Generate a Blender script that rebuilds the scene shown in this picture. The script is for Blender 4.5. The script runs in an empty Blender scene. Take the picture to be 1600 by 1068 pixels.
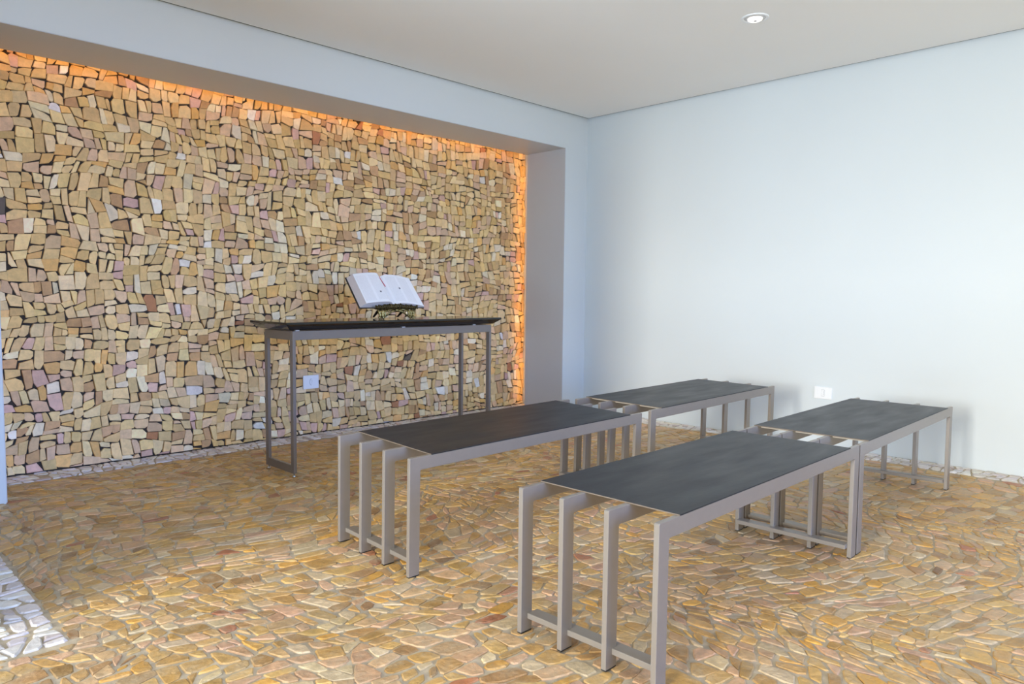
import bpy, bmesh, math, random
import numpy as np
from mathutils import Vector, Matrix

SC = bpy.context.scene
COL = SC.collection
rnd = random.Random(11)
R = math.radians

# ------------------------------------------------------------------ camera
CAM_POS = (-5.0970, -4.1903, 1.0395)
yaw, pitch, roll = R(-44.9295), R(-3.8548), R(0.577)
fw = Vector((-math.sin(yaw)*math.cos(pitch), math.cos(yaw)*math.cos(pitch), math.sin(pitch)))
rt = Vector((math.cos(yaw), math.sin(yaw), 0.0))
up = rt.cross(fw)
rt2 = rt*math.cos(roll) + up*math.sin(roll)
up2 = -rt*math.sin(roll) + up*math.cos(roll)
cam_data = bpy.data.cameras.new('camera')
cam_data.sensor_width = 36.0
cam_data.sensor_fit = 'HORIZONTAL'
cam_data.lens = 1142.725/1600*36.0
cam_data.clip_start = 0.05
cam_data.clip_end = 200
cam = bpy.data.objects.new('camera', cam_data)
m = Matrix.Identity(4)
for i in range(3):
    m[i][0], m[i][1], m[i][2], m[i][3] = rt2[i], up2[i], -fw[i], CAM_POS[i]
cam.matrix_world = m
COL.objects.link(cam)
SC.camera = cam

# ------------------------------------------------------------------ exposure, sky, daylight
SC.view_settings.view_transform = 'Standard'
SC.view_settings.look = 'None'
SC.view_settings.gamma = 1.0
SC.view_settings.exposure = 0.0
SC.view_settings.use_curve_mapping = False
SC.cycles.use_denoising = True
SC.cycles.max_bounces = 10
SC.cycles.diffuse_bounces = 6

world = bpy.data.worlds.new('sky')
SC.world = world
world.use_nodes = True
wb = world.node_tree.nodes['Background']
wb.inputs['Color'].default_value = (0.62, 0.78, 1.0, 1)
wb.inputs['Strength'].default_value = 0.10

def area(name, loc, target, sx, sy, power, color, spread=180):
    d = bpy.data.lights.new(name, 'AREA')
    d.shape = 'RECTANGLE'
    d.size, d.size_y = sx, sy
    d.energy = power
    d.color = color
    d.spread = R(spread)
    o = bpy.data.objects.new(name, d)
    o.location = loc
    o.rotation_euler = (Vector(target)-Vector(loc)).to_track_quat('-Z', 'Y').to_euler()
    COL.objects.link(o)
    return o

# low bright daylight far off through the open left side of the room
KEY = area('daylight_far', (-17.0, -4.55, 2.75), (-1.0, -3.0, 0.9), 1.5, 2.8, 1400, (1.0, 0.955, 0.84))
KEYH = area('daylight_high', (-17.0, -4.6, 7.2), (-3.0, -3.2, 0.4), 1.8, 5.0, 750, (1.0, 0.92, 0.76))
# unseen fill lamp added outside the open left side, aimed up to brighten the ceiling
UPFILL = area('left_up_fill', (-8.2, -3.1, 0.05), (-2.0, -2.6, 2.6), 3.0, 2.8, 445, (0.64, 0.81, 1.0))
# low blue sky beyond the window wall behind the camera
FSKY = area('sky_low_front', (-4.0, -14.0, 3.2), (-2.6, 0.0, 0.7), 5.0, 3.0, 1250, (0.13, 0.36, 1.0))
UPFILL_FRONT = area('front_up_fill', (-4.0, -9.2, 0.05), (-3.0, -1.0, 2.4), 5.0, 3.5, 330, (1.0, 0.93, 0.72))  # added upward fill lamp beyond the window, no visible source
# amber strip light concealed in the cove above and beside the stone
AMB = (1.0, 0.47, 0.15)
area('cove_light_top', (-2.28, 0.475, 2.318), (-2.28, 0.6, 2.26), 4.1, 0.012, 2.0, AMB)
area('cove_light_right', (-0.268, 0.478, 1.13), (-0.20, 0.6, 1.13), 0.012, 2.2, 1.15, AMB)
area('cove_light_left', (-4.385, 0.478, 1.13), (-4.45, 0.6, 1.13), 0.012, 2.2, 0.5, AMB)

# ------------------------------------------------------------------ materials
def lin(c):
    return tuple((x/255/12.92 if x/255 <= 0.04045 else ((x/255+0.055)/1.055)**2.4) for x in c)

def mat(name, rgb, rough=0.5, metal=0.0, noise=0.0, scale=8.0, bump=0.0, bscale=120.0, spec=0.5, coat=0.0, stretch=None, rnoise=0.0):
    M = bpy.data.materials.new(name)
    M.use_nodes = True
    nt = M.node_tree
    b = nt.nodes['Principled BSDF']
    c = lin(rgb)+(1,)
    b.inputs['Base Color'].default_value = c
    b.inputs['Roughness'].default_value = rough
    b.inputs['Metallic'].default_value = metal
    b.inputs['Specular IOR Level'].default_value = spec
    b.inputs['Coat Weight'].default_value = coat
    tc = nt.nodes.new('ShaderNodeTexCoord')
    src = tc.outputs['Object']
    if stretch:
        mp = nt.nodes.new('ShaderNodeMapping')
        mp.inputs['Scale'].default_value = stretch
        nt.links.new(src, mp.inputs['Vector'])
        src = mp.outputs['Vector']
    if noise or rnoise:
        n = nt.nodes.new('ShaderNodeTexNoise')
        n.inputs['Scale'].default_value = scale
        n.inputs['Detail'].default_value = 6
        nt.links.new(src, n.inputs['Vector'])
        if noise:
            mr = nt.nodes.new('ShaderNodeMapRange')
            mr.inputs['From Min'].default_value = 0.3
            mr.inputs['From Max'].default_value = 0.7
            mr.inputs['To Min'].default_value = 1-noise
            mr.inputs['To Max'].default_value = 1+noise
            nt.links.new(n.outputs['Fac'], mr.inputs['Value'])
            mx = nt.nodes.new('ShaderNodeVectorMath')
            mx.operation = 'SCALE'
            mx.inputs[0].default_value = c[:3]
            nt.links.new(mr.outputs['Result'], mx.inputs['Scale'])
            nt.links.new(mx.outputs['Vector'], b.inputs['Base Color'])
        if rnoise:
            mr = nt.nodes.new('ShaderNodeMapRange')
            mr.inputs['From Min'].default_value = 0.3
            mr.inputs['From Max'].default_value = 0.7
            mr.inputs['To Min'].default_value = max(0.02, rough-rnoise)
            mr.inputs['To Max'].default_value = rough+rnoise
            nt.links.new(n.outputs['Fac'], mr.inputs['Value'])
            nt.links.new(mr.outputs['Result'], b.inputs['Roughness'])
    if bump:
        n2 = nt.nodes.new('ShaderNodeTexNoise')
        n2.inputs['Scale'].default_value = bscale
        n2.inputs['Detail'].default_value = 4
        nt.links.new(tc.outputs['Object'], n2.inputs['Vector'])
        bp = nt.nodes.new('ShaderNodeBump')
        bp.inputs['Strength'].default_value = bump
        bp.inputs['Distance'].default_value = 0.003
        nt.links.new(n2.outputs['Fac'], bp.inputs['Height'])
        nt.links.new(bp.outputs['Normal'], b.inputs['Normal'])
    return M

def stone_mat(name, rough, bump, blotch=0.22, dust=0.0):
    """Per-stone colour from a colour attribute, mottled by noise."""
    M = bpy.data.materials.new(name)
    M.use_nodes = True
    nt = M.node_tree
    L = nt.links.new
    b = nt.nodes['Principled BSDF']
    b.inputs['Specular IOR Level'].default_value = 0.4
    at = nt.nodes.new('ShaderNodeAttribute')
    at.attribute_name = 'stone_color'
    tc = nt.nodes.new('ShaderNodeTexCoord')
    n = nt.nodes.new('ShaderNodeTexNoise')
    n.inputs['Scale'].default_value = 26
    n.inputs['Detail'].default_value = 8
    n.inputs['Roughness'].default_value = 0.65
    L(tc.outputs['Object'], n.inputs['Vector'])
    mr = nt.nodes.new('ShaderNodeMapRange')
    mr.inputs['From Min'].default_value = 0.3
    mr.inputs['From Max'].default_value = 0.7
    mr.inputs['To Min'].default_value = 1-blotch
    mr.inputs['To Max'].default_value = 1+blotch
    L(n.outputs['Fac'], mr.inputs['Value'])
    mx = nt.nodes.new('ShaderNodeVectorMath')
    mx.operation = 'SCALE'
    L(at.outputs['Color'], mx.inputs[0])
    L(mr.outputs['Result'], mx.inputs['Scale'])
    if dust:
        nd = nt.nodes.new('ShaderNodeTexNoise')
        nd.inputs['Scale'].default_value = 9
        nd.inputs['Detail'].default_value = 9
        nd.inputs['Roughness'].default_value = 0.7
        L(tc.outputs['Object'], nd.inputs['Vector'])
        md = nt.nodes.new('ShaderNodeMapRange')
        md.inputs['From Min'].default_value = 0.46
        md.inputs['From Max'].default_value = 0.72
        md.inputs['To Max'].default_value = dust
        L(nd.outputs['Fac'], md.inputs['Value'])
        mixd = nt.nodes.new('ShaderNodeMix')
        mixd.data_type = 'RGBA'
        L(md.outputs['Result'], mixd.inputs['Factor'])
        L(mx.outputs['Vector'], mixd.inputs['A'])
        mixd.inputs['B'].default_value = lin((190, 170, 138))+(1,)
        L(mixd.outputs['Result'], b.inputs['Base Color'])
    else:
        L(mx.outputs['Vector'], b.inputs['Base Color'])
    mr2 = nt.nodes.new('ShaderNodeMapRange')
    mr2.inputs['From Min'].default_value = 0.3
    mr2.inputs['From Max'].default_value = 0.7
    mr2.inputs['To Min'].default_value = rough-0.1
    mr2.inputs['To Max'].default_value = min(1, rough+0.15)
    L(n.outputs['Fac'], mr2.inputs['Value'])
    L(mr2.outputs['Result'], b.inputs['Roughness'])
    n2 = nt.nodes.new('ShaderNodeTexNoise')
    n2.inputs['Scale'].default_value = 60
    n2.inputs['Detail'].default_value = 7
    L(tc.outputs['Object'], n2.inputs['Vector'])
    bp = nt.nodes.new('ShaderNodeBump')
    bp.inputs['Strength'].default_value = bump
    bp.inputs['Distance'].default_value = 0.006
    L(n2.outputs['Fac'], bp.inputs['Height'])
    L(bp.outputs['Normal'], b.inputs['Normal'])
    return M

M_plaster = mat('wall_plaster', (212, 219, 222), 0.55, noise=0.012, scale=1.5, bump=0.05, bscale=60)
M_ceiling = mat('ceiling_plaster', (244, 243, 241), 0.75, noise=0.01, scale=1.2)
M_lining = mat('niche_paint', (198, 202, 208), 0.42, noise=0.015, scale=2)
M_frame = mat('taupe_metal_paint', (152, 143, 133), 0.33, metal=0.35, noise=0.02, scale=30, bump=0.03, bscale=400)
M_tframe = mat('grey_metal_paint', (128, 121, 118), 0.33, metal=0.35, noise=0.02, scale=30)
M_rubber = mat('black_rubber', (22, 22, 22), 0.6)
M_slate = mat('slate_laminate', (36, 38, 42), 0.40, noise=0.16, scale=5, bump=0.06, bscale=70, stretch=(0.7, 3.0, 1), rnoise=0.06, spec=0.27)
M_edge = mat('raw_board_edge', (118, 104, 90), 0.6, noise=0.1, scale=40)
M_board = mat('pale_board', (205, 194, 178), 0.6, noise=0.05, scale=40)
M_granite = mat('polished_black_granite', (16, 17, 20), 0.07, noise=0.35, scale=180, spec=0.6)
M_steel = mat('bright_steel', (190, 190, 192), 0.25, metal=0.9)
M_pad = mat('clear_pad', (176, 176, 178), 0.4)
M_white = mat('white_plastic', (240, 242, 244), 0.3)
M_seam = mat('grey_seam', (120, 124, 128), 0.5)
M_wstone = stone_mat('wall_stone', 0.72, 0.40, 0.16)
M_fstone = stone_mat('floor_stone', 0.42, 0.6, 0.26, dust=0.75)
M_white_stone = stone_mat('white_stone', 0.5, 0.5, 0.12)
M_mortar = mat('dark_mortar', (58, 52, 48), 0.95, noise=0.3, scale=18)
M_grout = mat('pale_grout', (182, 166, 140), 0.85, noise=0.22, scale=22, bump=0.5, bscale=90)
M_cover = mat('black_leather', (30, 26, 26), 0.5)
M_ribbon = mat('red_ribbon', (200, 40, 60), 0.5)
M_brass = mat('aged_brass', (148, 132, 84), 0.3, metal=0.85, noise=0.45, scale=45, bump=0.6, bscale=110)
M_darkbrass = mat('dark_bronze', (70, 58, 28), 0.38, metal=0.7, noise=0.5, scale=60, bump=0.6, bscale=120)
M_iron = mat('black_iron', (20, 19, 18), 0.4, metal=0.3)

# page paper: two columns of fine printed lines on each page, from the page's own UVs
def page_mat():
    M = bpy.data.materials.new('printed_page')
    M.use_nodes = True
    nt = M.node_tree
    L = nt.links.new
    b = nt.nodes['Principled BSDF']
    b.inputs['Roughness'].default_value = 0.6
    uv = nt.nodes.new('ShaderNodeUVMap')
    sep = nt.nodes.new('ShaderNodeSeparateXYZ')
    L(uv.outputs['UV'], sep.inputs['Vector'])
    def math_(op, a, bb=None, c=None):
        n = nt.nodes.new('ShaderNodeMath')
        n.operation = op
        for i, v in enumerate((a, bb, c)):
            if v is None:
                continue
            if isinstance(v, (int, float)):
                n.inputs[i].default_value = v
            else:
                L(v, n.inputs[i])
        return n.outputs[0]
    x, y = sep.outputs['X'], sep.outputs['Y']
    def band(v, lo, hi):
        return math_('MULTIPLY', math_('GREATER_THAN', v, lo), math_('LESS_THAN', v, hi))
    cols = math_('ADD', band(x, 0.13, 0.47), band(x, 0.55, 0.89))
    rows = band(y, 0.07, 0.92)
    ln = math_('GREATER_THAN', math_('FRACT', math_('MULTIPLY', y, 46)), 0.5)
    mp = nt.nodes.new('ShaderNodeMapping')
    mp.inputs['Scale'].default_value = (60, 46, 1)
    L(uv.outputs['UV'], mp.inputs['Vector'])
    n = nt.nodes.new('ShaderNodeTexNoise')
    n.inputs['Scale'].default_value = 1.6
    L(mp.outputs['Vector'], n.inputs['Vector'])
    wd = math_('GREATER_THAN', n.outputs['Fac'], 0.42)
    ink = math_('MULTIPLY', math_('MULTIPLY', cols, rows), math_('MULTIPLY', ln, wd))
    mix = nt.nodes.new('ShaderNodeMix')
    mix.data_type = 'RGBA'
    L(math_('MULTIPLY', ink, 0.22), mix.inputs['Factor'])
    mix.inputs['A'].default_value = lin((250, 250, 251))+(1,)
    mix.inputs['B'].default_value = lin((90, 90, 98))+(1,)
    L(mix.outputs['Result'], b.inputs['Base Color'])
    return M
M_page = page_mat()
M_ink = mat('printed_initial', (96, 96, 104), 0.6)
M_fore = mat('page_edges', (214, 204, 200), 0.7, noise=0.05, scale=30, stretch=(1, 1, 60))
M_lamp = bpy.data.materials.new('lamp_glow')
M_lamp.use_nodes = True
_b = M_lamp.node_tree.nodes['Principled BSDF']
_b.inputs['Base Color'].default_value = (0.9, 0.9, 0.9, 1)
_b.inputs['Emission Color'].default_value = (1.0, 0.93, 0.84, 1)
_b.inputs['Emission Strength'].default_value = 0.95

# ------------------------------------------------------------------ helpers
def link(name, mesh, mats, parent=None):
    o = bpy.data.objects.new(name, mesh)
    for mm in (mats if isinstance(mats, (list, tuple)) else [mats]):
        mesh.materials.append(mm)
    COL.objects.link(o)
    if parent is not None:
        o.parent = parent
    return o

def mesh_from(name, verts, faces, mat_ids=None, smooth=False):
    me = bpy.data.meshes.new(name)
    me.from_pydata([tuple(v) for v in verts], [], [tuple(f) for f in faces])
    if mat_ids is not None:
        me.polygons.foreach_set('material_index', mat_ids)
    if smooth:
        me.polygons.foreach_set('use_smooth', [True]*len(me.polygons))
    me.update()
    return me

def bm_mesh(name, bm, smooth=False):
    bmesh.ops.recalc_face_normals(bm, faces=bm.faces)
    me = bpy.data.meshes.new(name)
    bm.to_mesh(me)
    bm.free()
    if smooth:
        me.polygons.foreach_set('use_smooth', [True]*len(me.polygons))
    return me

def add_box(bm, x0, x1, y0, y1, z0, z1):
    v = [bm.verts.new(p) for p in ((x0,y0,z0),(x1,y0,z0),(x1,y1,z0),(x0,y1,z0),(x0,y0,z1),(x1,y0,z1),(x1,y1,z1),(x0,y1,z1))]
    for f in ((0,3,2,1),(4,5,6,7),(0,1,5,4),(1,2,6,5),(2,3,7,6),(3,0,4,7)):
        bm.faces.new([v[i] for i in f])

def box_mesh(name, *b, bevel=0.0, seg=2):
    bm = bmesh.new()
    add_box(bm, *b)
    if bevel:
        bmesh.ops.bevel(bm, geom=list(bm.edges), offset=bevel, segments=seg, affect='EDGES', profile=0.5)
    return bm_mesh(name, bm)

def boxes_mesh(name, boxes):
    bm = bmesh.new()
    for b in boxes:
        add_box(bm, *b)
    return bm_mesh(name, bm)

def inset_poly(pts, d):
    """Inset a counter-clockwise polygon; d is one distance or one per edge."""
    n = len(pts)
    ds = d if isinstance(d, (list, tuple)) else [d]*n
    out = []
    for i in range(n):
        p0, p1, p2 = pts[i-1], pts[i], pts[(i+1) % n]
        e1 = (p1[0]-p0[0], p1[1]-p0[1]); e2 = (p2[0]-p1[0], p2[1]-p1[1])
        l1 = math.hypot(*e1) or 1e-9; l2 = math.hypot(*e2) or 1e-9
        n1 = (-e1[1]/l1, e1[0]/l1); n2 = (-e2[1]/l2, e2[0]/l2)
        d1, d2 = ds[i-1], ds[i]
        c = n1[0]*n2[1]-n1[1]*n2[0]
        if abs(c) < 0.05:
            out.append((p1[0]+n2[0]*d2, p1[1]+n2[1]*d2))
        else:
            a1 = n1[0]*p1[0]+n1[1]*p1[1]+d1
            a2 = n2[0]*p1[0]+n2[1]*p1[1]+d2
            out.append(((a1*n2[1]-a2*n1[1])/c, (n1[0]*a2-n2[0]*a1)/c))
    return out

def prism_xz(name, poly, y0, y1, bev=0.0012, edge_bev=None):
    """Extrude a CCW x-z outline from y0 to y1 with chamfered long edges."""
    n = len(poly)
    ds = edge_bev if edge_bev else [bev]*n
    ins = inset_poly(poly, ds)
    rings = [[(x, y0, z) for x, z in ins], [(x, y0+bev, z) for x, z in poly],
             [(x, y1-bev, z) for x, z in poly], [(x, y1, z) for x, z in ins]]
    bm = bmesh.new()
    V = [[bm.verts.new(p) for p in r] for r in rings]
    for a, b in zip(V[:-1], V[1:]):
        for i in range(n):
            j = (i+1) % n
            bm.faces.new((a[i], a[j], b[j], b[i]))
    bm.faces.new(V[0][::-1])
    bm.faces.new(V[-1])
    return bm_mesh(name, bm)

def thing(name, label, cat, group=None):
    o = bpy.data.objects.new(name, None)
    o.empty_display_size = 0.1
    COL.objects.link(o)
    tag(o, label, cat, group)
    return o

def tag(o, label, cat, group=None, kind=None):
    o['label'] = label
    o['category'] = cat
    if group:
        o['group'] = group
    if kind:
        o['kind'] = kind
    return o

def struct(name, mesh, mats, label, cat):
    return tag(link(name, mesh, mats), label, cat, kind='structure')

def lathe(bm, prof, n=32, c=(0, 0, 0)):
    rings = []
    for r, z in prof:
        rings.append([bm.verts.new((c[0]+r*math.cos(2*math.pi*k/n), c[1]+r*math.sin(2*math.pi*k/n), c[2]+z)) for k in range(n)])
    for a, b in zip(rings[:-1], rings[1:]):
        for k in range(n):
            bm.faces.new((a[k], a[(k+1) % n], b[(k+1) % n], b[k]))
    return rings

# ------------------------------------------------------------------ bench placements (origin, heading, tilt)
BENCH = {  # x, y, z0, heading deg, slope along, slope across
    'front': (-3.545, -2.6686, 0.0032, 1.134, -0.004, 0.0016),
    'left':  (-3.4974, -1.5701, -0.0014, -0.544, 0.0100, -0.0300),
    'back':  (-2.0163, -1.5957, 0.0080, 1.050, 0.0032, -0.0104),
    'right': (-2.0800, -2.6400, -0.0035, 1.300, 0.0012, 0.0040),
}
BL, BW, BT, BD, BA, BH = 1.426, 0.4947, 0.0168, 0.0483, 0.0974, 0.45

def floor_h(x, y):
    """Slightly uneven bed of the stone floor, level with each bench's feet."""
    num = den = 0.0
    for (bx, by, z0, hd, u, v) in BENCH.values():
        c, s = math.cos(R(hd)), math.sin(R(hd))
        dx, dy = x-bx, y-by
        lx = dx*c+dy*s
        ly = dx*s-dy*c
        ex = max(-lx, 0, lx-BL); ey = max(-ly, 0, ly-BW)
        w = math.exp(-(ex*ex+ey*ey)/(2*0.16**2))
        num += w*(z0+u*min(max(lx, -.1), BL+.1)+v*min(max(ly, -.1), BW+.1)); den += w
    return num/(den+0.004)

# ------------------------------------------------------------------ stone laying
class Warp:
    def __init__(self, seed, waves):
        r = random.Random(seed)
        self.t = []
        for amp, wl in waves:
            for _ in range(4):
                a = r.uniform(0, 2*math.pi)
                k = 2*math.pi/(wl*r.uniform(0.75, 1.3))
                self.t.append((amp/2, k*math.cos(a), k*math.sin(a), r.uniform(0, 6.28), r.uniform(0, 6.28)))
    def __call__(self, x, y):
        dx = dy = 0
        for a, kx, ky, p, q in self.t:
            dx += a*math.sin(kx*x+ky*y+p)
            dy += a*math.sin(kx*x+ky*y+q)
        return x+dx, y+dy

def p_area(p):
    return 0.5*sum(p[i-1][0]*p[i][1]-p[i][0]*p[i-1][1] for i in range(len(p)))

def split(poly, px, py, nx, ny):
    a, b = [], []
    n = len(poly)
    for i in range(n):
        p, q = poly[i], poly[(i+1) % n]
        dp = (p[0]-px)*nx+(p[1]-py)*ny
        dq = (q[0]-px)*nx+(q[1]-py)*ny
        if dp >= 0: a.append(p)
        if dp <= 0: b.append(p)
        if dp*dq < 0:
            t = dp/(dp-dq)
            x = (p[0]+t*(q[0]-p[0]), p[1]+t*(q[1]-p[1]))
            a.append(x); b.append(x)
    return a, b

def lay(rect, target, jitter, r, asp=1.0, spread=0.45, slim=2.3):
    """Cut a rectangle into irregular stones of roughly the target size."""
    x0, x1, y0, y1 = rect
    out = []
    stack = [[(x0, y0), (x1, y0), (x1, y1), (x0, y1)]]
    while stack:
        p = stack.pop()
        if len(p) < 3:
            continue
        A = abs(p_area(p))
        if A < 1e-6:
            continue
        cx = sum(v[0] for v in p)/len(p); cy = sum(v[1] for v in p)/len(p)
        sxx = sum((v[0]-cx)**2 for v in p); syy = sum(((v[1]-cy)*asp)**2 for v in p); sxy = sum((v[0]-cx)*(v[1]-cy)*asp for v in p)
        ang = 0.5*math.atan2(2*sxy, sxx-syy)
        ex = max((v[0]-cx)*math.cos(ang)+(v[1]-cy)*asp*math.sin(ang) for v in p)-min((v[0]-cx)*math.cos(ang)+(v[1]-cy)*asp*math.sin(ang) for v in p)
        if A < target*r.uniform(1-spread, 1+spread)*1.45 and ex < slim*math.sqrt(target):
            out.append(p)
            continue
        # snap the cutting direction to the nearest axis, then loosen it
        horiz = abs(math.cos(ang)) > 0.7071
        big = min(1.0, 4*math.sqrt(target/A))
        base = 0.0 if horiz else math.pi/2
        a = base + r.gauss(0, jitter*big)
        nx, ny = math.cos(a), math.sin(a)
        lo = min((v[0]-cx)*nx+(v[1]-cy)*ny for v in p); hi = max((v[0]-cx)*nx+(v[1]-cy)*ny for v in p)
        t = lo+(hi-lo)*(0.5+r.uniform(-0.13, 0.13))
        q1, q2 = split(p, cx+nx*t, cy+ny*t, nx, ny)
        stack += [q1, q2]
    return out

def tidy(p, mn):
    q = [p[0]]
    for v in p[1:]:
        if math.hypot(v[0]-q[-1][0], v[1]-q[-1][1]) > mn:
            q.append(v)
    if len(q) > 1 and math.hypot(q[0][0]-q[-1][0], q[0][1]-q[-1][1]) <= mn:
        q.pop()
    return q

def centroid_scale(p, gap):
    """Shrink towards the inside by gap, safely."""
    if len(p) < 3 or abs(p_area(p)) < 1e-4:
        return None
    if p_area(p) < 0:
        p = p[::-1]
    q = inset_poly(p, gap)
    if len(q) < 3 or p_area(q) < 0.25*p_area(p):
        return None
    x0 = min(v[0] for v in p); x1 = max(v[0] for v in p); y0 = min(v[1] for v in p); y1 = max(v[1] for v in p)
    if any(v[0] < x0-1e-4 or v[0] > x1+1e-4 or v[1] < y0-1e-4 or v[1] > y1+1e-4 for v in q):
        return None
    return q

class Stones:
    def __init__(self):
        self.v, self.f, self.c = [], [], []
    def add(self, poly, place, top, tilt, chamfer, depth, col, drop=0.0):
        """place(a, b, h) -> world; poly CCW as seen from the +h side."""
        n = len(poly)
        cx = sum(p[0] for p in poly)/n; cy = sum(p[1] for p in poly)/n
        inner = inset_poly(poly, chamfer)
        if p_area(inner) < 0.3*p_area(poly):
            inner = [(cx+(p[0]-cx)*0.8, cy+(p[1]-cy)*0.8) for p in poly]
        h = lambda p: top+tilt[0]*(p[0]-cx)+tilt[1]*(p[1]-cy)
        b0 = len(self.v)
        for p in inner: self.v.append(place(p[0], p[1], h(p)))
        for p in poly: self.v.append(place(p[0], p[1], h(p)-chamfer*0.7-drop))
        for p in poly: self.v.append(place(p[0], p[1], h(p)-depth))
        self.f.append(tuple(range(b0, b0+n))); self.c.append((col, n))
        for k in (0, 1):
            for i in range(n):
                j = (i+1) % n
                self.f.append((b0+k*n+i, b0+(k+1)*n+i, b0+(k+1)*n+j, b0+k*n+j))
                self.c.append((col, 4))
    def mesh(self, name):
        me = mesh_from(name, self.v, self.f)
        ca = me.color_attributes.new('stone_color', 'FLOAT_COLOR', 'CORNER')
        buf = []
        for c, n in self.c:
            buf += [c[0], c[1], c[2], 1.0]*n
        ca.data.foreach_set('color', buf)
        return me

def pick(r, pal, var=0.10):
    w = r.uniform(0, sum(p[1] for p in pal))
    for c, k in pal:
        w -= k
        if w <= 0:
            break
    l = lin(c)
    s = 1+r.gauss(0, var)
    s = max(0.6, min(1.4, s))
    return (l[0]*s, l[1]*s*(1+r.gauss(0, .012)), l[2]*s*(1+r.gauss(0, .05)))

# --------------------------------------------------------------- room dimensions
CEIL, OX, OZ, DEP, LX = 2.571, -0.2887, 2.2815, 0.4547, -4.366
STY = 0.575            # stone face
WX0, WY0 = -6.6, -6.6  # room extends behind the camera
LWX = -4.76            # inner face of the short left wall, which stops at y=-1.58

# --------------------------------------------------------------- walls, ceiling
struct('wall_right', box_mesh('wall_right', 0, 0.15, WY0, 0.8, -0.05, 2.75), M_plaster,
       'smooth white right-hand wall behind the two far benches', 'wall')
bm = bmesh.new()
add_box(bm, OX, 0, 0, DEP, -0.05, 2.75)
add_box(bm, LWX-0.22, LX, 0, DEP, -0.05, 2.75)
add_box(bm, LX, OX, 0, DEP, OZ, 2.75)
struct('wall_back', bm_mesh('wall_back', bm), M_plaster, 'white back wall framing the stone niche behind the table', 'wall')
bm = bmesh.new()
T = 0.004
add_box(bm, OX-T, OX, 0.002, DEP, 0.0, OZ)
add_box(bm, LX, LX+T, 0.002, DEP, 0.0, OZ)
add_box(bm, LX+T, OX-T, 0.002, DEP, OZ-T, OZ)
struct('trim_1', bm_mesh('trim_1', bm), M_lining, 'grey satin lining of the niche opening, soffit and jambs', 'trim')
struct('wall_left', box_mesh('wall_left', LWX-0.22, LWX, -1.58, 0, -0.05, 2.75), M_plaster,
       'short white left wall stub beside the niche, outside the view', 'wall')
bm = bmesh.new()   # shell around the cove behind the niche frame
add_box(bm, -0.185, 0, DEP, 0.72, -0.05, 2.75)
add_box(bm, LWX-0.22, -4.45, DEP, 0.72, -0.05, 2.75)
add_box(bm, -4.45, -0.185, DEP+0.005, 0.72, 2.44, 2.75)
struct('trim_2', bm_mesh('trim_2', bm), M_plaster, 'plaster sides of the lit cove beside the stone wall', 'trim')
bm = bmesh.new()
add_box(bm, WX0, -0.024, WY0, -0.024, CEIL, 2.62)
struct('ceiling', bm_mesh('ceiling', bm), M_ceiling, 'plain off-white ceiling with a thin shadow gap along the walls', 'ceiling')
struct('trim_3', box_mesh('trim_3', WX0, 0.15, WY0, 0.8, 2.75, 2.85), mat('dark_void', (60, 62, 64), 0.9),
       'dark slab hidden above the ceiling gap', 'trim')
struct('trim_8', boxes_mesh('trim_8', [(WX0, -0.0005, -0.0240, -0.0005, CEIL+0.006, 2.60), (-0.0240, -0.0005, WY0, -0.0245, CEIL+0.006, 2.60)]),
       mat('gap_shade_tone', (58, 60, 62), 0.9), 'thin dark strip painted as shade in the gap where ceiling meets the walls', 'trim')  # strip added in the ceiling gap, its dark colour stands in for shade
# wall behind the camera, with its wide window opening
bm = bmesh.new()
add_box(bm, -6.6, 0, WY0-0.15, WY0, -0.05, 0.35)
add_box(bm, -6.6, 0, WY0-0.15, WY0, 2.45, 2.75)
add_box(bm, -6.6, -6.1, WY0-0.15, WY0, 0.35, 2.45)
add_box(bm, -1.9, 0, WY0-0.15, WY0, 0.35, 2.45)
struct('wall_front', bm_mesh('wall_front', bm), M_plaster, 'white wall with a wide window behind the viewer', 'wall')
# lintel over the open left side
struct('trim_4', box_mesh('trim_4', WX0-0.15, WX0, WY0, -1.4, 2.35, 2.75), M_plaster, 'lintel over the open left side of the room', 'trim')

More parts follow.
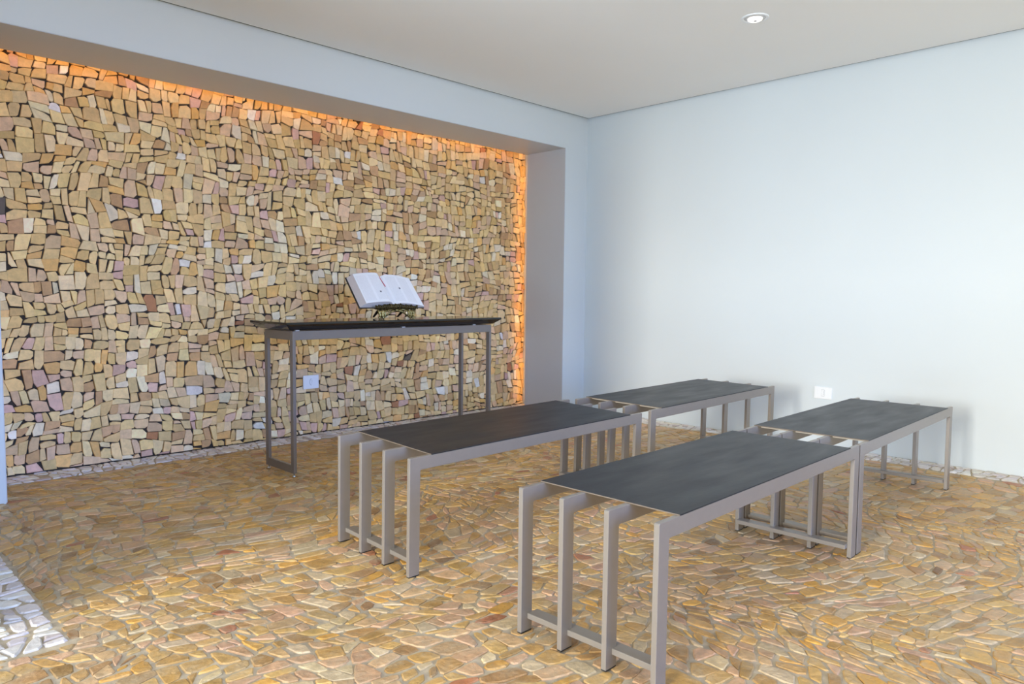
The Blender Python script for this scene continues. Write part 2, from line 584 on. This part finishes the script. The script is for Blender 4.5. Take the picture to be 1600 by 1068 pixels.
# --------------------------------------------------------------- stone wall
PAL_W = [((236, 205, 148), 30), ((226, 192, 134), 24), ((242, 216, 166), 16), ((228, 194, 156), 14), ((244, 228, 194), 8),
         ((206, 166, 120), 8), ((232, 186, 118), 5), ((246, 240, 230), 1.1), ((182, 128, 92), 1.2), ((112, 104, 98), 0.5), ((222, 184, 166), 4)]
r = random.Random(6)
W1 = Warp(3, [(0.016, 0.55), (0.004, 0.16)])
S = Stones()
FL = lambda a, b, h: (a, STY-h, b)
outlet_box = (-2.474, -2.340, 0.325, 0.435)
for p in lay((-4.47, -0.16, -0.05, 2.47), 0.0039, 0.12, r, spread=0.30, slim=1.75):
    p = [W1(*v) for v in p]
    p = tidy(p, 0.012)
    if len(p) < 3:
        continue
    p = [(v[0]+r.gauss(0, 0.0028), v[1]+r.gauss(0, 0.0028)) for v in p]
    q = centroid_scale(p, r.choice([0.0008, 0.0013, 0.0019, 0.0030]))
    if q is None:
        continue
    cx = sum(v[0] for v in q)/len(q); cz = sum(v[1] for v in q)/len(q)
    under_plate = outlet_box[0]-0.05 < cx < outlet_box[1]+0.05 and outlet_box[2]-0.05 < cz < outlet_box[3]+0.05
    n = len(q); o = []
    for k in range(n):      # break off some corners
        if r.random() < 0.30 and n < 7:
            a, b, c = q[k-1], q[k], q[(k+1) % n]
            t1, t2 = r.uniform(0.10, 0.38), r.uniform(0.10, 0.38)
            o += [(b[0]+(a[0]-b[0])*t1, b[1]+(a[1]-b[1])*t1), (b[0]+(c[0]-b[0])*t2, b[1]+(c[1]-b[1])*t2)]
        else:
            o.append(q[k])
    q = o
    if min(v[1] for v in q) < 0.004:
        q = [(v[0], max(v[1], 0.004+0.002*r.random())) for v in q]
        q = tidy(q, 0.004)
        if len(q) < 3 or p_area(q) < 2e-4:
            continue
    if max(v[0] for v in q) > -0.188:
        q = tidy([(min(v[0], -0.189), v[1]) for v in q], 0.004)
        if len(q) < 3 or p_area(q) < 2e-4:
            continue
    if max(v[1] for v in q) > 2.435:
        continue
    top = r.uniform(-0.007, 0.007)
    tilt = (r.gauss(0, 0.07), r.gauss(0, 0.07))
    if under_plate:
        top, tilt = -0.006, (0, 0)
    S.add(q, FL, top, tilt, r.uniform(0.0015, 0.0035), 0.035, pick(r, PAL_W, 0.09))
# xz polygons seen from -y are CCW in (x, z)
wall_stone = struct('wall_stone', S.mesh('wall_stone'), M_wstone, 'rough wall of small tan split stones filling the niche', 'stone wall')
struct('wall_mortar', box_mesh('wall_mortar', -4.45, -0.185, STY+0.014, STY+0.12, -0.05, 2.44), M_mortar,
       'dark mortar bed between the tan wall stones', 'mortar')

# --------------------------------------------------------------- floor
def floor_place(a, b, h):
    return (a, b, floor_h(a, b)+h)
PAL_F = [((198, 158, 96), 26), ((186, 144, 84), 20), ((200, 162, 116), 18), ((198, 156, 118), 15), ((200, 175, 136), 12),
         ((170, 130, 82), 7), ((172, 112, 80), 1.8), ((206, 154, 76), 6), ((150, 114, 78), 1.5)]
r = random.Random(8)
W2 = Warp(21, [(0.11, 1.7), (0.010, 0.30)])
S = Stones()
BANDX, BANDY = -0.2147, 0.372
PX, PY = -4.532, -1.785
def in_main(x, y):
    if x > BANDX or y > BANDY: return False
    if x < PX and y > PY: return False
    return True
def clip_half(q, nx, ny, d):
    return split(q, nx*d, ny*d, nx, ny)[0]
for p in lay((-6.9, 0.3, -6.9, 0.9), 0.0046, 0.24, r, asp=1.2, spread=0.45, slim=1.9):
    p = [W2(*v) for v in p]
    p = tidy(p, 0.014)
    if len(p) < 3:
        continue
    if p_area(p) < 0: p = p[::-1]
    cx = sum(v[0] for v in p)/len(p); cy = sum(v[1] for v in p)/len(p)
    if cx < -6.55 or cy < -6.55 or not in_main(cx, cy):
        continue
    # trim to the borders
    p = clip_half(p, -1, 0, -BANDX); 
    if len(p) >= 3: p = split(p, 0, BANDY, 0, -1)[0]
    if len(p) >= 3 and cy > PY and cx > PX and min(v[0] for v in p) < PX:
        p = split(p, PX, 0, 1, 0)[0]
    elif len(p) >= 3 and cy <= PY and max(v[1] for v in p) > PY and cx < PX:
        p = split(p, 0, PY, 0, -1)[0]
    p = tidy(p, 0.01)
    if len(p) < 3 or p_area(p) < 3e-4:
        continue
    # worn outlines: jitter the corners, then round them off
    p = [(v[0]+r.gauss(0, 0.0035), v[1]+r.gauss(0, 0.0035)) for v in p]
    p = [(min(v[0], BANDX-0.001), min(v[1], BANDY-0.001)) for v in p]
    p = centroid_scale(p, r.uniform(0.0012, 0.0050))
    if p is None:
        continue
    q = []
    n = len(p)
    for i in range(n):
        a, b, c = p[i-1], p[i], p[(i+1) % n]
        t1, t2 = r.uniform(0.06, 0.30), r.uniform(0.06, 0.30)
        q += [(b[0]+(a[0]-b[0])*t1, b[1]+(a[1]-b[1])*t1), (b[0]+(c[0]-b[0])*t2, b[1]+(c[1]-b[1])*t2)]
    q = tidy(q, 0.004)
    if len(q) < 3 or p_area(q) < 2e-4:
        continue
    if q is None:
        continue
    S.add(q, floor_place, r.uniform(-0.0022, -0.0002), (r.gauss(0, 0.010), r.gauss(0, 0.010)), r.uniform(0.002, 0.0045), 0.02, pick(r, PAL_F, 0.10))
floor_stones = struct('floor', S.mesh('floor'), M_fstone, 'uneven floor of golden ochre stone pieces set in pale grout', 'floor')
# grout bed
gv, gf = [], []
NX, NY = 140, 150
for j in range(NY+1):
    for i in range(NX+1):
        x = -6.6+6.6*i/NX; y = -6.6+7.3*j/NY
        gv.append((x, y, floor_h(x, y)-0.0052))
for j in range(NY):
    for i in range(NX):
        a = j*(NX+1)+i
        gf.append((a, a+1, a+NX+2, a+NX+1))
struct('floor_grout', mesh_from('floor_grout', gv, gf, smooth=True), M_grout, 'pale sandy grout between the floor stones', 'grout')

# white stone borders
PAL_B = [((222, 214, 208), 10), ((210, 200, 194), 6), ((232, 226, 220), 5), ((194, 180, 172), 3)]
def border(name, rects, seed, label, target=0.0034, keep=0.97, gap=(0.0025, 0.006)):
    r = random.Random(seed)
    W = Warp(seed+50, [(0.010, 0.3), (0.007, 0.12)])
    S = Stones()
    for rect in rects:
        long_x = rect[1]-rect[0] > rect[3]-rect[2]
        for p in lay(rect, target, 0.16, r, spread=0.35, slim=1.9):
            q = []
            for v in p:
                x, y = W(*v)
                q.append((min(max(x, rect[0]+0.002), rect[1]-0.001), min(max(y, rect[2]+0.002), rect[3]-0.001)))
            q = tidy(q, 0.010)
            if len(q) < 3: continue
            if p_area(q) < 0: q = q[::-1]
            n = len(q); o = []
            for i in range(n):
                if r.random() < 0.55 and n < 7:
                    a, b, c = q[i-1], q[i], q[(i+1) % n]
                    t = r.uniform(0.15, 0.3)
                    o += [(b[0]+(a[0]-b[0])*t, b[1]+(a[1]-b[1])*t), (b[0]+(c[0]-b[0])*t, b[1]+(c[1]-b[1])*t)]
                else: o.append(q[i])
            o = centroid_scale(o, r.uniform(*gap))
            if o is None or r.random() > keep: continue
            S.add(o, floor_place, r.uniform(-0.001, 0.002), (r.gauss(0, 0.015), r.gauss(0, 0.015)), r.uniform(0.003, 0.006), 0.02, pick(r, PAL_B, 0.06))
    return struct(name, S.mesh(name), M_white_stone, label, 'floor border')
border('trim_5', [(BANDX, 0.0, -6.5, 0.0)], 31, 'white stone border of the floor along the right wall')
border('trim_6', [(LX, -0.19, BANDY, STY+0.006)], 32, 'white stone border of the floor at the foot of the stone wall')
border('trim_7', [(LWX, PX, PY, 0.0), (LWX-0.44, LWX, PY, -1.585)], 33, 'white stone border in the lower left corner of the floor', target=0.0040, gap=(0.003, 0.007))

# --------------------------------------------------------------- benches
def bench_matrix(k):
    x, y, z0, hd, u, v = BENCH[k]
    c, s = math.cos(R(hd)), math.sin(R(hd))
    ex = Vector((c, s, u)).normalized()
    ey = Vector((s, -c, v)); ey = (ey-ex*ey.dot(ex)).normalized()
    ez = -ex.cross(ey)          # mirrored local frame is undone below by flipping y
    ey = -ey
    m = Matrix.Identity(4)
    for i in range(3):
        m[i][0], m[i][1], m[i][2] = ex[i], ey[i], ez[i]
    m[0][3], m[1][3], m[2][3] = x, y, z0
    return m

def make_bench(label):
    """Local x runs along the bench, local -y towards the front rail."""
    root = thing('bench', label, 'bench', 'slatted metal benches with dark seat panels')
    p = (BW-BT)/3
    rr = 0.006
    zc = BH-BD-rr
    arc1 = [(BL-BD-rr+rr*math.cos(a), BH-BD-rr+rr*math.sin(a)) for a in (0, math.pi/6, math.pi/3, math.pi/2)]
    arc2 = [(BD+rr+rr*math.cos(a), BH-BD-rr+rr*math.sin(a)) for a in (math.pi/2, 2*math.pi/3, 5*math.pi/6, math.pi)]
    k = 0.004
    outer = [(0, zc), (BD, zc)]
    poly = [(0, zc)] + arc2[::-1] + arc1[::-1] + [(BL, zc), (BL, BH-k), (BL-k*.3, BH-k*.3), (BL-k, BH), (k, BH), (k*.3, BH-k*.3), (0, BH-k)]
    b = 0.0012
    eb = [0.0] + [b]*(len(arc2)-1+1+len(arc1)-1) + [0.0] + [b]*7
    eb = eb[:len(poly)]
    for i in range(4):
        y1 = -i*p; y0 = y1-BT
        link('rail', prism_xz('rail', poly, y0, y1, b, eb), M_frame, root)
        for xa in (0.0, BL-BD):
            lp = [(xa, 0.004), (xa+BD, 0.004), (xa+BD, zc), (xa, zc)]
            leg = link('leg', prism_xz('leg', lp, y0, y1, b, [0, b, 0, b]), M_frame, root)
            pad = link('foot_pad', box_mesh('foot_pad', xa+0.001, xa+BD-0.001, y0+0.0005, y1-0.0005, 0.0, 0.0045), M_rubber, leg)
    for x0, x1 in ((0.027, 0.072), (BL-0.072, BL-0.027)):
        link('stretcher', box_mesh('stretcher', x0, x1, -3*p-0.0005, -BT+0.0005, 0.040, 0.0575, bevel=0.0012, seg=1), M_frame, root)
    # dark sheet with raw edge
    x0, x1 = BA, BL-BA
    me = box_mesh('seat_panel', x0, x1, -BW, 0.0, BH, BH+0.0035, bevel=0.0003, seg=1)
    me.materials.append(M_slate); me.materials.append(M_edge)
    for f in me.polygons:
        f.material_index = 1 if abs(f.normal.x) > 0.5 else 0
    o = bpy.data.objects.new('seat_panel', me); COL.objects.link(o); o.parent = root
    for i in range(3):
        link('seat_board', box_mesh('seat_board', x0+0.036, x1-0.036, -(i+1)*p+0.0003, -i*p-BT-0.0003, BH-0.011, BH-0.0002), M_board, root)
    return root

BENCH_LABELS = {
    'front': 'nearest bench, front right, its dark seat panel bluish and empty',
    'left': 'bench directly in front of the black-topped table, with brownish dark seat',
    'back': 'farthest bench, dark seat panel in the corner nearest the niche jamb',
    'right': 'bench at far right with pale grey reflecting seat, below the wall outlet',
}
first = make_bench(BENCH_LABELS['front'])
first.matrix_world = bench_matrix('front') @ Matrix.Diagonal((1.018, 1, 1, 1))
for k in ('left', 'back', 'right'):
    c = first.copy(); COL.objects.link(c)
    c['label'] = BENCH_LABELS[k]
    c.matrix_world = bench_matrix(k)
    for ch in list(first.children):
        d = ch.copy(); COL.objects.link(d); d.parent = c
        for g in list(ch.children):
            e = g.copy(); COL.objects.link(e); e.parent = d

# --------------------------------------------------------------- table
tb = thing('console_table', 'tall narrow table with black stone top on grey metal frame against the stone wall', 'table')
tb.location = (-3.1209, -0.5047, 0.0)
tb.rotation_euler = (0, 0, R(0.99))
TL, TD, TH, TW, TP, TR, ZB = 1.5214, 0.3206, 0.8162, 0.0188, 0.033, 0.050, 0.022
bv = 0.0012
for y0, y1 in ((0, TW), (TD-TW, TD)):
    link('top_rail', box_mesh('top_rail', 0.0, TL, y0, y1, TH-TR, TH, bevel=bv, seg=1), M_tframe, tb)
for xa in (0.0, TL-TW):
    for ya in (0.0, TD-TP):
        leg = link('leg', box_mesh('leg', xa, xa+TW, ya, ya+TP, ZB, TH-TR+0.001, bevel=bv, seg=1), M_tframe, tb)
        bm = bmesh.new()
        cx, cy = xa+TW/2, ya+TP/2
        rings = lathe(bm, [(0.0008, 0.0), (0.010, 0.0), (0.0105, 0.004), (0.008, 0.009), (0.004, 0.011), (0.004, 0.0225)], 20, (cx, cy, 0))
        bm.faces.new(rings[0]); bm.faces.new(rings[-1])
        link('levelling_foot', bm_mesh('levelling_foot', bm, True), M_steel, leg)
    link('end_rail', box_mesh('end_rail', xa, xa+TW, TW, TD-TW, TH-TR, TH, bevel=bv, seg=1), M_tframe, tb)
    link('bottom_rail', box_mesh('bottom_rail', xa, xa+TW, TP, TD-TP, ZB, ZB+0.045, bevel=bv, seg=1), M_tframe, tb)
for px in (0.03, TL/2, TL-0.16):
    for py in (0.008, TD-0.008):
        link('spacer_pad', box_mesh('spacer_pad', px-0.012, px+0.012, py-0.007, py+0.007, TH, TH+0.006), M_pad, tb)
sx0, sx1, sy0, sy1 = -0.058, TL+0.058, -0.040, TD+0.058
zt, zm, zb = 0.866, 0.855, TH+0.006
bm = bmesh.new()
def ring(d, z):
    return [bm.verts.new(q) for q in ((sx0+d, sy0+d, z), (sx1-d, sy0+d, z), (sx1-d, sy1-d, z), (sx0+d, sy1-d, z))]
rings = [ring(0.042, zb), ring(0.001, zm-0.002), ring(0.0, zm), ring(0.0, zt-0.0015), ring(0.0015, zt)]
for a, b_ in zip(rings[:-1], rings[1:]):
    for i in range(4):
        bm.faces.new((a[i], a[(i+1) % 4], b_[(i+1) % 4], b_[i]))
bm.faces.new(rings[0][::-1]); bm.faces.new(rings[-1])
link('table_top', bm_mesh('table_top', bm), M_granite, tb)
ZTOP = 0.866

# --------------------------------------------------------------- book stand and open book
TH_B, LEAN = R(12), R(52)
G0 = Vector((-2.322, -0.322, 0.937))
U = Vector((math.cos(TH_B), -math.sin(TH_B), 0))
BK = Vector((math.sin(TH_B), math.cos(TH_B), 0))
V_ = BK*math.sin(LEAN)+Vector((0, 0, math.cos(LEAN)))
N_ = U.cross(V_)
mb = Matrix.Identity(4)
for i in range(3):
    mb[i][0], mb[i][1], mb[i][2], mb[i][3] = U[i], V_[i], N_[i], G0[i]

bk = thing('open_book', 'thick open book with red ribbon leaning on a brass stand', 'book')
bk.matrix_world = mb
PW, PH = 0.221, 0.303
link('cover', boxes_mesh('cover', [(-PW-0.009, -0.004, -0.006, PH+0.006, -0.004, 0.0), (0.004, PW-0.001, -0.004, PH-0.002, -0.004, 0.0),
                                   (-0.004, 0.004, -0.006, PH+0.006, -0.006, -0.002)]), M_cover, bk)
def block(side):
    """One half of the pages: profile across u, lofted along v."""
    n = 16
    if side < 0:
        top = []
        for i in range(n+1):
            t = i/n                         # 0 at fore edge, 1 at gutter
            u = -(PW-0.034)*(1-t)
            h = 0.034+0.016*math.sin(min(1, t*1.12)*math.pi*0.62)
            if t > 0.82: h -= 0.034*((t-0.82)/0.18)**2
            top.append((u, h))
        base = [(-PW, 0.0005)]
    else:
        top = []
        for i in range(n+1):
            t = i/n
            u = (PW-0.002)*(1-t)
            h = 0.010+0.026*math.sin(min(1, t*1.15)*math.pi*0.60)
            if t > 0.82: h -= 0.024*((t-0.82)/0.18)**2
            top.append((u, h))
        base = [(PW, 0.0005)]
    prof = base+top+[(0.0, 0.0005)]
    vs = [(u, v, h) for v in (0.0, PH) for u, h in prof]
    k = len(prof)
    fs, ids = [], []
    for i in range(k-1):
        fs.append((i, i+1, k+i+1, k+i)); ids.append(0 if 1 <= i < k-2 else 1)
    fs.append((k-1, 0, k, 2*k-1)); ids.append(1)
    fs.append(tuple(range(k))[::-1]); ids.append(1)
    fs.append(tuple(range(k, 2*k))); ids.append(1)
    me = mesh_from('pages', vs, fs)
    bm = bmesh.new(); bm.from_mesh(me)
    bmesh.ops.recalc_face_normals(bm, faces=bm.faces); bm.to_mesh(me); bm.free()
    me.polygons.foreach_set('material_index', ids)
    uvl = me.uv_layers.new(name='UVMap')
    for lp in me.loops:
        co = me.vertices[lp.vertex_index].co
        uvl.data[lp.index].uv = (abs(co.x)/(PW-0.02), co.y/PH)
    me.update()
    return me, top
meL, topL = block(-1)
meR, topR = block(1)
link('pages', meL, [M_page, M_fore], bk)
link('pages', meR, [M_page, M_fore], bk)
def page_h(u):
    tp = sorted(topL[:-1] + topR)
    for a, b_ in zip(tp[:-1], tp[1:]):
        if a[0] <= u <= b_[0]:
            t = (u-a[0])/max(1e-6, b_[0]-a[0])
            return a[1]+(b_[1]-a[1])*t
    return 0.03
for (u, v) in ((-0.066, 0.095), (0.088, 0.150)):
    h = page_h(u)
    h2 = page_h(u+0.010)
    vs = [(u, v, h+0.0006), (u+0.010, v, h2+0.0006), (u+0.010, v+0.015, h2+0.0006), (u, v+0.015, h+0.0006)]
    vs += [(a, b_, c-0.0008) for a, b_, c in vs]
    link('initial', mesh_from('initial', vs, [(0, 1, 2, 3), (7, 6, 5, 4), (0, 4, 5, 1), (1, 5, 6, 2), (2, 6, 7, 3), (3, 7, 4, 0)]), M_ink, bk)
# ribbon lies in the gutter from the top edge downwards
pts = []
for i in range(13):
    t = i/12
    u = 0.002+0.006*t
    pts.append((u, PH+0.006-0.118*t, page_h(u)+0.0022))
vs = []
for (u, v, h) in pts:
    vs += [(u-0.0026, v, h), (u+0.0026, v, h+0.0004), (u+0.0026, v, h-0.0005), (u-0.0026, v, h-0.0009)]
fs = []
for i in range(12):
    for k in range(4):
        fs.append((i*4+k, i*4+(k+1) % 4, i*4+4+(k+1) % 4, i*4+4+k))
fs += [(3, 2, 1, 0), (48, 49, 50, 51)]
link('ribbon', mesh_from('ribbon', vs, fs), M_ribbon, bk)

st = thing('book_stand', 'small ornate brass stand holding the open book', 'book stand')
FR = G0 - BK*0.012
st.location = (FR.x, FR.y, ZTOP)
st.rotation_euler = (0, 0, -TH_B)
ZG = G0.z-ZTOP        # gutter height above the table top
# ledge: bumpy carved bar in front of the page bottoms
def blob(bm, c, r3, n=10, mseg=6):
    mtx = Matrix.Translation(c) @ Matrix.Diagonal((r3[0], r3[1], r3[2], 1))
    bmesh.ops.create_uvsphere(bm, u_segments=n, v_segments=mseg, radius=1.0, matrix=mtx)
def sweep(bm, path, rad, n=8):
    rings = []
    for i, pnt in enumerate(path):
        p0 = Vector(path[max(0, i-1)]); p1 = Vector(path[min(len(path)-1, i+1)])
        d = (p1-p0).normalized()
        a = d.orthogonal().normalized() if abs(d.y) > 0.9 else d.cross(Vector((0, 1, 0))).normalized()
        b_ = d.cross(a).normalized()
        rr = rad[i] if isinstance(rad, list) else rad
        rings.append([bm.verts.new(Vector(pnt)+a*rr*math.cos(2*math.pi*k/n)+b_*rr*math.sin(2*math.pi*k/n)) for k in range(n)])
    for a, b_ in zip(rings[:-1], rings[1:]):
        for k in range(n):
            bm.faces.new((a[k], a[(k+1) % n], b_[(k+1) % n], b_[k]))
    bm.faces.new(rings[0][::-1]); bm.faces.new(rings[-1])
LW = 0.135
rb = random.Random(4)
bm = bmesh.new()
add_box(bm, -LW+0.01, LW-0.01, -0.050, 0.006, ZG-0.012, ZG-0.005)
for i in range(23):
    t = -1+2*i/22
    hgt = 0.010*(1-abs(t+0.05)**2.0)*rb.uniform(0.7, 1.25)
    blob(bm, (t*LW, -0.051+0.003*rb.random(), ZG+0.003+hgt*0.5), (0.0085, 0.007, 0.009+hgt*0.7))
    blob(bm, (t*LW+0.005, -0.057, ZG-0.004+0.003*rb.random()), (0.0055, 0.005, 0.007))
    if i % 3 == 1:
        blob(bm, (t*LW, -0.054, ZG+0.012+hgt), (0.006, 0.006, 0.006))
for s in (-1, 1):
    blob(bm, (s*LW, -0.052, ZG+0.002), (0.009, 0.009, 0.008))
    blob(bm, (s*(LW+0.006), -0.052, ZG+0.011), (0.006, 0.006, 0.006))
link('ledge', bm_mesh('ledge', bm, True), M_darkbrass, st)
# pierced front apron with curled legs
bm = bmesh.new()
yf = -0.048
zb0 = ZG-0.010
for s in (-1, 1):
    X = lambda a: s*a
    for path, rad in [
        ([(X(0.125), yf, zb0), (X(0.118), yf-.003, zb0*0.66), (X(0.112), yf-.004, zb0*0.33), (X(0.122), yf-.005, 0.011)], [0.007, 0.009, 0.008, 0.006]),
        ([(X(0.105), yf, zb0), (X(0.098), yf-.003, zb0*0.66), (X(0.092), yf-.004, zb0*0.33), (X(0.104), yf-.005, 0.011)], [0.008, 0.010, 0.009, 0.006]),
        ([(X(0.078), yf, zb0), (X(0.083), yf-.003, zb0*0.60), (X(0.078), yf-.004, zb0*0.30), (X(0.086), yf-.004, 0.010)], [0.007, 0.009, 0.007, 0.005]),
        ([(X(0.0), yf, zb0*0.86), (X(0.03), yf-.002, zb0*0.80), (X(0.055), yf-.003, zb0*0.58), (X(0.072), yf-.003, zb0*0.30)], [0.008, 0.007, 0.006, 0.005]),
        ([(X(0.02), yf, zb0*0.98), (X(0.05), yf-.002, zb0*0.95), (X(0.075), yf-.003, zb0*0.80)], [0.006, 0.006, 0.005]),
    ]:
        sweep(bm, path, rad)
    for (a, zz, q) in ((0.092, 0.72, 0.011), (0.112, 0.70, 0.010), (0.100, 0.40, 0.009), (0.118, 0.16, 0.009), (0.092, 0.16, 0.009), (0.06, 0.86, 0.008)):
        blob(bm, (s*a, yf-0.006, zb0*zz), (q, 0.006, q))
    blob(bm, (s*0.112, yf-0.004, 0.0052), (0.014, 0.010, 0.0045))
blob(bm, (0, yf-0.006, zb0*0.90), (0.014, 0.007, 0.009))
link('front_apron', bm_mesh('front_apron', bm, True), M_brass, st)
# sloping back plate that carries the book, on two dark iron struts
bm = bmesh.new()
sl = math.sin(LEAN); cl = math.cos(LEAN)
def P(u, v, n):
    # plate coordinates: u across, v up the slope, n off the plate
    return (u, 0.012+v*sl-n*cl, ZG+v*cl+n*sl)
vs = [P(u, v, n) for n in (-0.012, -0.0065) for u, v in ((-0.10, -0.01), (0.10, -0.01), (0.10, 0.20), (0.06, 0.24), (-0.06, 0.24), (-0.10, 0.20))]
fs = [tuple(range(6)), tuple(range(6, 12))]+[(i, (i+1) % 6, 6+(i+1) % 6, 6+i) for i in range(6)]
me = mesh_from('back_plate', vs, fs)
bm.from_mesh(me)
link('back_plate', bm_mesh('back_plate', bm), M_darkbrass, st)
for s in (-1, 1):
    bm = bmesh.new()
    p0 = Vector(P(s*0.085, 0.004, -0.014)); 
    sweep(bm, [tuple(p0), (s*0.085, 0.075, 0.035), (s*0.085, 0.125, 0.009)], [0.009, 0.009, 0.006], 8)
    link('strut', bm_mesh('strut', bm, True), M_iron, st)

# --------------------------------------------------------------- outlets
def outlet(label, origin, rot, w, h, kind):
    """Local x across the plate, z up, -y out of the wall."""
    root = thing('wall_outlet', label, 'outlet', 'white wall outlets')
    root.location = origin
    root.rotation_euler = (0, 0, rot)
    link('plate', box_mesh('plate', -w/2, w/2, -0.009, 0.0, -h/2, h/2, bevel=0.0025), M_white, root)
    bm = bmesh.new()
    a, b_ = 0.011, 0.022
    pts = [(a*math.cos(t), b_*math.sin(t)) for t in [2*math.pi*i/24 for i in range(24)]]
    if kind == 'switch':
        pts = [(-0.010, -0.021), (0.010, -0.021), (0.010, 0.021), (-0.010, 0.021)]
    n = len(pts)
    lo = [bm.verts.new((x*1.09, -0.0088, z*1.05)) for x, z in pts]
    hi = [bm.verts.new((x*1.09, -0.0093, z*1.05)) for x, z in pts]
    for i in range(n):
        bm.faces.new((lo[i], lo[(i+1) % n], hi[(i+1) % n], hi[i]))
    bm.faces.new(hi)
    seam = link('module_seam', bm_mesh('module_seam', bm), M_seam, root)
    bm = bmesh.new()
    lo = [bm.verts.new((x, -0.0090, z)) for x, z in pts]
    hi = [bm.verts.new((x*0.97, -0.0112, z*0.98)) for x, z in pts]
    for i in range(n):
        bm.faces.new((lo[i], lo[(i+1) % n], hi[(i+1) % n], hi[i]))
    bm.faces.new(hi)
    mod = link('socket_module', bm_mesh('socket_module', bm), M_white, root)
    bm = bmesh.new()
    for z in (-0.008, 0.0, 0.008):
        add_box(bm, 0.002, 0.005, -0.0114, -0.0110, z-0.0015, z+0.0015)
    link('pin_holes', bm_mesh('pin_holes', bm), M_seam, mod)
    return root
outlet('white outlet plate set into the stone wall below the table top', (-2.407, STY-0.004, 0.380), 0.0, 0.124, 0.098, 'oval')
outlet('white outlet plate on the plain right wall above the far benches', (0.0, -2.148, 0.3675), R(-90), 0.121, 0.083, 'switch')

# --------------------------------------------------------------- ceiling downlight
dl = thing('downlight', 'small round recessed spotlight in the ceiling', 'ceiling light')
dl.location = (-1.215, -2.18, CEIL)
bm = bmesh.new()
lathe(bm, [(0.074, 0.0005), (0.0745, -0.003), (0.071, -0.0055), (0.064, -0.006), (0.060, -0.0045), (0.058, -0.001)], 48)
link('trim_ring', bm_mesh('trim_ring', bm, True), M_white, dl)
bm = bmesh.new()
rings = lathe(bm, [(0.0585, -0.001), (0.052, -0.003), (0.044, -0.006), (0.041, -0.004)], 48)
bm.faces.new(rings[-1])
link('baffle', bm_mesh('baffle', bm, True), mat('downlight_baffle', (205, 206, 208), 0.4), dl)
bm = bmesh.new()
rings = lathe(bm, [(0.0405, -0.0045), (0.039, -0.012), (0.034, -0.015), (0.010, -0.016)], 40)
bm.faces.new(rings[-1])
link('lamp', bm_mesh('lamp', bm, True), M_lamp, dl)
bm = bmesh.new()
blob(bm, (0.004, 0.0, -0.016), (0.009, 0.009, 0.003))
link('lamp_cap', bm_mesh('lamp_cap', bm, True), M_steel, dl)
